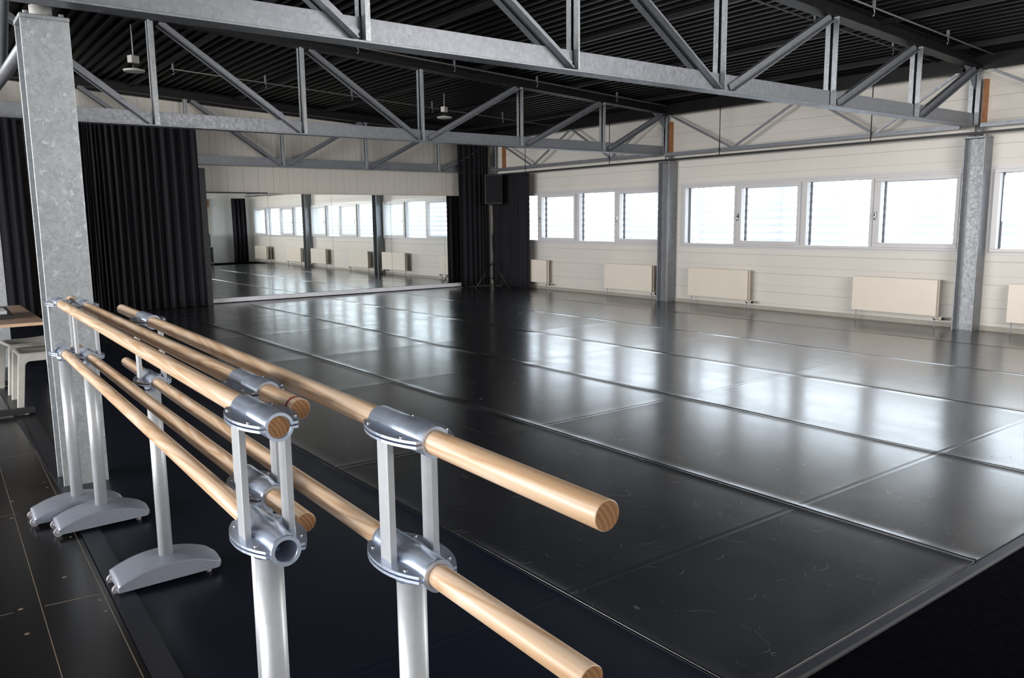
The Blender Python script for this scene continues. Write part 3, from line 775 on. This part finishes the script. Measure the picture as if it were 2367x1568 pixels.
def flange(mb, z, t, half_len=0.115, wmid=0.064, wend=0.036):
    pts = []
    k = 10
    for i in range(k + 1):
        v = -1 + 2 * i / k; pts.append((wend + (wmid - wend) * (1 - abs(v) ** 2.2), v * half_len))
    prof = [(x_, y_) for x_, y_ in pts] + [(-x_, y_) for x_, y_ in pts[::-1]]
    mb.prism(prof, 2, z - t / 2, z + t / 2)
def upper_clamp(z, rb):
    c = MB(); ro = rb + 0.0065
    c.ring((0, -0.107, z), (0, 0.107, z), ro, rb + 0.0005, 18, 0.06, PI - 0.06)
    c.ring((0, -0.107, z), (0, 0.107, z), ro, rb + 0.0005, 18, PI + 0.06, 2 * PI - 0.06)
    for zo in (0.0045, -0.0045):
        for sgn in (1, -1):
            k = 10; pts = []
            for i in range(k + 1):
                v = -1 + 2 * i / k; pts.append((sgn * (0.038 + 0.026 * (1 - abs(v) ** 2.2)), v * 0.105))
            prof = pts + [(sgn * (rb + 0.003), 0.105), (sgn * (rb + 0.003), -0.105)]
            c.prism(prof, 2, z + zo - 0.0025, z + zo + 0.0025)
    return c
def lower_clamp(z, rb, r_sc=1.0):
    c = MB(); bm_ = c.bm
    # cast body: revolve with pinched middle plus saddle bulge
    k = 24; ny = 20; outer = []; inner = []
    for j in range(ny + 1):
        v = -1 + 2 * j / ny; y = v * 0.108
        pin = math.exp(-(v / 0.22) ** 2)
        row = []; ri_ = []
        for i in range(k):
            a = 2 * PI * i / k
            ro = rb + 0.0085
            x_ = math.cos(a) * (ro + 0.010 * pin); z_ = math.sin(a) * (ro - 0.004 * pin * (math.sin(a) > 0) + 0.010 * pin * (math.sin(a) < 0))
            row.append(bm_.verts.new((x_, y, z + z_))); ri_.append(bm_.verts.new((math.cos(a) * (rb + 0.001), y, z + math.sin(a) * (rb + 0.001))))
        outer.append(row); inner.append(ri_)
    for j in range(ny):
        for i in range(k):
            q = (i + 1) % k
            c._f([outer[j][i], outer[j][q], outer[j + 1][q], outer[j + 1][i]], True); c._f([inner[j][i], inner[j + 1][i], inner[j + 1][q], inner[j][q]], True)
    for j in (0, ny):
        for i in range(k):
            q = (i + 1) % k; c._f([outer[j][i], outer[j][q], inner[j][q], inner[j][i]])
    for zo in (0.0045, -0.0045):
        for sgn in (1, -1):
            kk = 10; pts = []
            for i in range(kk + 1):
                v = -1 + 2 * i / kk; pts.append((sgn * (0.040 + 0.030 * (1 - abs(v) ** 2.2)), v * 0.104))
            prof = pts + [(sgn * (rb + 0.004), 0.104), (sgn * (rb + 0.004), -0.104)]
            c.prism(prof, 2, z + zo - 0.0028, z + zo + 0.0028)
    # socket on the pole
    c.tube((0, 0, z - rb - 0.020), (0, 0, z - rb + 0.004), 0.031, 24, 0.037)
    return c
RB = 0.0222; ZU = 1.112; ZL = 0.862
def barre(x0, y0, x1, y1, stands, up_ext, lo_ext, label, band=False):
    """line from (x0,y0) near end to (x1,y1) far end; stands/extents are distances from near end"""
    d = Vector((x1 - x0, y1 - y0, 0)); rz = math.atan2(-d.x, d.y)
    t = thing('ballet_barre', label, 'ballet barre', (x0, y0, 0), rz, 'portable double ballet barres')
    for nm, z, (e0, e1) in (('upper_rail', ZU, up_ext), ('lower_rail', ZL, lo_ext)):
        r = MB(); n_ = 40; A_ = []
        sl = [(e0, RB - 0.0015), (e0 + 0.0015, RB), ] + [(e0 + (e1 - e0) * q / 8, RB) for q in range(1, 8)] + [(e1 - 0.004, RB), (e1, RB - 0.003)]
        rings = [[r.bm.verts.new((rr_ * math.cos(2 * PI * i / n_), yy, rr_ * math.sin(2 * PI * i / n_))) for i in range(n_)] for yy, rr_ in sl]
        for a, b in zip(rings[:-1], rings[1:]):
            for i in range(n_): r._f([a[i], a[(i + 1) % n_], b[(i + 1) % n_], b[i]], True)
        r.mi = 1; r._f(rings[0][::-1]); r.mi = 0; r._f(rings[-1])
        o = r.build(nm, ['wood', 'end'], t); o.location = (0, 0, z)
        if band and nm == 'upper_rail':
            q = MB(); q.ring((0, 0.020, 0), (0, 0.030, 0), RB + 0.0006, RB - 0.0004, 32); bo = q.build('tape_band', 'band', o)
    for s_ in stands:
        b = barre_base(s_).build('base', 'hammer', t); b.location = (0, s_, 0)
        for cy in (-0.062, 0.062):
            q = MB(); q.tube((-0.207, cy - 0.010, 0.020), (-0.207, cy + 0.010, 0.020), 0.020, 18); q.sphere((-0.207, cy, 0.024), 0.014, 10)
            q.build('castor', 'rubber', b)
            q = MB(); q.tube((0.155, cy, 0.0), (0.155, cy, 0.030), 0.012, 12); q.build('foot', 'rubber', b)
        q = MB(); n_ = 32
        # oval pole with shallow side grooves
        prof = []
        for i in range(n_):
            a = 2 * PI * i / n_; g = 1.0
            if min(abs(math.sin(a)), 1) > 0.97: g = 0.95
            prof.append((0.0285 * math.cos(a) * g, 0.0295 * math.sin(a) * g))
        q.prism(prof, 2, 0.098, ZL - RB - 0.012, smooth=True); q.build('pole', 'alu', t).location = (0, s_, 0)
        lc = lower_clamp(ZL, RB).build('lower_clamp', 'clamp', t); lc.location = (0, s_, 0)
        uc = upper_clamp(ZU, RB).build('upper_clamp', 'clamp', t); uc.location = (0, s_, 0)
        for par, z in ((lc, ZL), (uc, ZU)):
            q = MB()
            for sx_ in (-1, 1):
                for sy_ in (-0.066, 0.066): q.tube((sx_ * 0.046, sy_, z + 0.006), (sx_ * 0.046, sy_, z + 0.0105), 0.004, 10)
            q.build('screws', 'screw', par)
        for sx_ in (-1, 1):
            q = MB(); a, b_ = sorted((sx_ * 0.039, sx_ * 0.053)); q.box(a, b_, -0.021, 0.021, ZL + 0.004, ZU - 0.004)
            q.build('upright', 'alu', t, bevel=0.002).location = (0, s_, 0)
    return t
barre(0.712, 0.735, 0.800, 4.06, (0.555, 2.78), (0.0, 3.33), (0.03, 3.33), 'wooden ballet barre nearest the dance floor, its free ends sticking out right')
barre(0.548, 1.465, 0.622, 4.74, (0.107, 3.14), (0.004, 3.23), (0.15, 3.23), 'leftmost wooden ballet barre with an empty lower clamp at its near end')
barre(0.640, 1.585, 0.700, 4.78, (0.30, 2.79), (0.0, 3.20), (0.0, 3.20), 'middle wooden ballet barre with a red tape band at its near end', band=True)

# ------------------------------------------------------------------ table, controller and chairs at the left edge
tb = thing('table', 'beech topped table with black feet behind the mottled column', 'table', (-0.05, 8.1, 0))
c = MB(); c.box(-0.9, 0.92, -0.86, 0.86, 0.725, 0.75); c.mi = 1; c.box(-0.9, 0.922, -0.863, -0.86, 0.7255, 0.7495); c.build('tabletop', ['beech', 'beech_edge'], tb)
for yy in (-0.72, 0.72):
    c = MB(); c.box(-0.55, 0.80, yy - 0.035, yy + 0.035, 0.012, 0.055); c.build('foot', 'black_plastic', tb, bevel=0.005)
    c = MB(); c.box(-0.20, -0.12, yy - 0.025, yy + 0.025, 0.05, 0.725); c.build('leg', 'black_plastic', tb, bevel=0.004)
    c = MB()
    for xx in (-0.5, 0.74): c.tube((xx, yy, 0.0), (xx, yy, 0.014), 0.02, 12)
    c.build('levelling_feet', 'screw', tb)
ct = thing('mixing_controller', 'small black mixing controller with pale keys on the table', 'controller', (0.585, 7.92, 0.75))
c = MB(); c.prism([(-0.27, 0.0), (0.27, 0.0), (0.27, 0.055), (-0.27, 0.03)], 0, -0.33, 0.11); c.build('housing', 'black_plastic', ct, bevel=0.004)
c = MB()
for i in range(5):
    for j in range(4): c.box(-0.26 + i * 0.07, -0.21 + i * 0.07, -0.20 + j * 0.09, -0.15 + j * 0.09, 0.036 + j * 0.002, 0.062)
c.build('pads', 'grey_key', ct)

def plastic_chair(loc, rz, label):
    t = thing('plastic_chair', label, 'chair', loc, rz, 'white plastic chairs by the table')
    # seat: shallow dish
    s_ = MB(); bm_ = s_.bm; n_ = 12; rows = []; low = []
    for i in range(n_ + 1):
        r_ = []; lo = []
        for j in range(n_ + 1):
            u = -1 + 2 * i / n_; v = -1 + 2 * j / n_
            z = 0.452 - 0.028 * (1 - u * u) * (1 - v ** 4) + 0.012 * max(0, u) ** 2
            r_.append(bm_.verts.new((u * 0.20, v * 0.205, z))); lo.append(bm_.verts.new((u * 0.20, v * 0.205, z - 0.022)))
        rows.append(r_); low.append(lo)
    for i in range(n_):
        for j in range(n_):
            s_._f([rows[i][j], rows[i][j + 1], rows[i + 1][j + 1], rows[i + 1][j]], True); s_._f([low[i][j], low[i + 1][j], low[i + 1][j + 1], low[i][j + 1]], True)
        s_._f([rows[i][0], rows[i + 1][0], low[i + 1][0], low[i][0]]); s_._f([rows[i][n_], low[i][n_], low[i + 1][n_], rows[i + 1][n_]])
        s_._f([rows[0][i], low[0][i], low[0][i + 1], rows[0][i + 1]]); s_._f([rows[n_][i], rows[n_][i + 1], low[n_][i + 1], low[n_][i]])
    s_.build('seat', 'white_plastic', t)
    # side frames: two legs joined by an arched rail in one moulding
    for sy_ in (-1, 1):
        f = MB(); o_ = []
        outer = [(-0.245, 0.0), (-0.205, 0.43), (-0.195, 0.445), (0.195, 0.445), (0.205, 0.43), (0.245, 0.0), (0.195, 0.0)]
        arch = []
        for k in range(7): a = k / 6 * PI / 2; arch.append((0.160 - 0.04 * (1 - math.cos(a)), 0.345 + 0.04 * math.sin(a)))
        arch2 = [(-x_, z_) for x_, z_ in arch[::-1]]
        prof = outer + arch + arch2 + [(-0.195, 0.0)]
        y_ = sy_ * 0.205; f.prism(prof, 1, y_ - 0.018, y_ + 0.018)
        f.build('side_frame', 'white_plastic', t, bevel=0.006)
    b = MB(); bm_ = b.bm; n_ = 10; fr = []; bk = []
    for i in range(n_ + 1):
        z = 0.45 + 0.36 * i / n_; a_ = []; b2 = []
        for j in range(n_ + 1):
            v = -1 + 2 * j / n_; xw = 0.20 + 0.05 * (i / n_) - 0.03 * (1 - v * v); wv = 0.205 * (1 - 0.12 * (i / n_) ** 3)
            a_.append(bm_.verts.new((xw, v * wv, z))); b2.append(bm_.verts.new((xw + 0.014, v * wv, z)))
        fr.append(a_); bk.append(b2)
    for i in range(n_):
        for j in range(n_):
            b._f([fr[i][j], fr[i][j + 1], fr[i + 1][j + 1], fr[i + 1][j]], True); b._f([bk[i][j], bk[i + 1][j], bk[i + 1][j + 1], bk[i][j + 1]], True)
        b._f([fr[i][0], fr[i + 1][0], bk[i + 1][0], bk[i][0]]); b._f([fr[i][n_], bk[i][n_], bk[i + 1][n_], fr[i + 1][n_]])
        b._f([fr[n_][i], fr[n_][i + 1], bk[n_][i + 1], bk[n_][i]])
    b.build('backrest', 'white_plastic', t)
    return t
pc = plastic_chair((0.90, 7.88, 0), 0.0, 'white plastic chair nearest the mottled column, pushed under the table')
dup(pc, (0.875, 8.55, 0), 0.10, 'white plastic chair behind the first one at the table')

# ------------------------------------------------------------------ speaker on tripod stand in the corner
st = thing('speaker_stand', 'black tripod speaker stand in front of the corner curtains', 'speaker stand', (10.70, 14.80, 0))
c = MB(); c.tube((0, 0, 0.16), (0, 0, 1.20), 0.018, 14); c.build('outer_pole', 'black_plastic', st)
c = MB(); c.tube((0, 0, 1.15), (0, 0, 1.86), 0.013, 12); c.build('inner_pole', 'dark_pipe', st)
c = MB(); c.tube((0, 0, 1.14), (0, 0, 1.20), 0.026, 14); c.tube((0, -0.02, 1.17), (0, -0.06, 1.17), 0.010, 8); c.build('collar', 'black_plastic', st)
c = MB(); c.tube((0, 0, 0.50), (0, 0, 0.57), 0.028, 14); c.tube((0, -0.02, 0.54), (0, -0.07, 0.54), 0.014, 10); c.build('leg_hub', 'black_plastic', st)
for k in range(3):
    dx, dy = ((-1.36, -0.06), (0.28, -1.22), (0.48, 0.55))[k]
    c = MB(); c.tube((dx * 0.03, dy * 0.03, 0.54), (dx * 0.36, dy * 0.36, 0.02), 0.011, 10); lg = c.build('leg', 'black_plastic', st)
    c = MB(); c.tube((dx * 0.35, dy * 0.35, 0.032), (dx * 0.375, dy * 0.375, 0.0), 0.015, 10); c.build('rubber_foot', 'black_plastic', lg)
    c = MB(); c.tube((dx * 0.02, dy * 0.02, 0.20), (dx * 0.22, dy * 0.22, 0.285), 0.008, 8); c.build('brace', 'black_plastic', st)
sp_ = thing('loudspeaker', 'black loudspeaker cabinet on the tripod stand in the far corner', 'loudspeaker', (10.70, 14.80, 1.86), -0.45)
c = MB(); c.prism([(-0.20, -0.20), (0.20, -0.20), (0.15, 0.18), (-0.15, 0.18)], 2, 0.0, 0.66); c.build('cabinet', 'black_plastic', sp_, bevel=0.015, seg=3)
c = MB(); c.box(-0.18, 0.18, -0.212, -0.203, 0.03, 0.63); c.build('grille', 'curtain', sp_, bevel=0.006)
c = MB(); c.tube((0, -0.01, -0.03), (0, -0.01, 0.0), 0.03, 14); c.build('pole_socket', 'black_plastic', sp_)

# ------------------------------------------------------------------ behind the camera, seen in the mirror
dr = MB(); dr.box(7.95, 9.60, FY + 0.001, FY + 0.05, 0.0, 2.14); d1 = struct(dr, 'door_1', 'cream', bevel=0.004)
dr = MB(); dr.box(7.95, 9.60, FY + 0.001, FY + 0.055, 2.14, 2.44); dr.build('transom_board', 'orange_wood', d1)
dr = MB(); dr.tube((8.1, FY + 0.05, 1.0), (8.1, FY + 0.10, 1.0), 0.012, 10); dr.tube((8.1, FY + 0.10, 1.0), (8.22, FY + 0.10, 1.0), 0.010, 10); dr.build('door_handle', 'chrome', d1)
pn = thing('digital_piano', 'black upright piano on castors, seen at the left end of the mirror', 'piano', (8.66, 0.20, 0))
c = MB(); c.box(-0.66, 0.66, -0.20, 0.10, 0.08, 1.12); c.build('case', 'black_plastic', pn, bevel=0.01)
c = MB(); c.box(-0.66, 0.66, 0.10, 0.38, 0.58, 0.64); c.build('key_bed', 'black_plastic', pn, bevel=0.006)
c = MB(); c.box(-0.60, 0.60, 0.22, 0.37, 0.64, 0.655); c.build('keys', 'white_plastic', pn)
for xx in (-0.62, 0.62):
    c = MB(); c.box(xx - 0.03, xx + 0.03, 0.30, 0.36, 0.05, 0.58); c.build('leg', 'black_plastic', pn)
    for yy in (-0.12, 0.33):
        c = MB(); c.tube((xx - 0.012, yy, 0.028), (xx + 0.012, yy, 0.028), 0.028, 14); c.box(xx - 0.02, xx + 0.02, yy - 0.02, yy + 0.02, 0.05, 0.085); c.build('castor', 'rubber', pn)
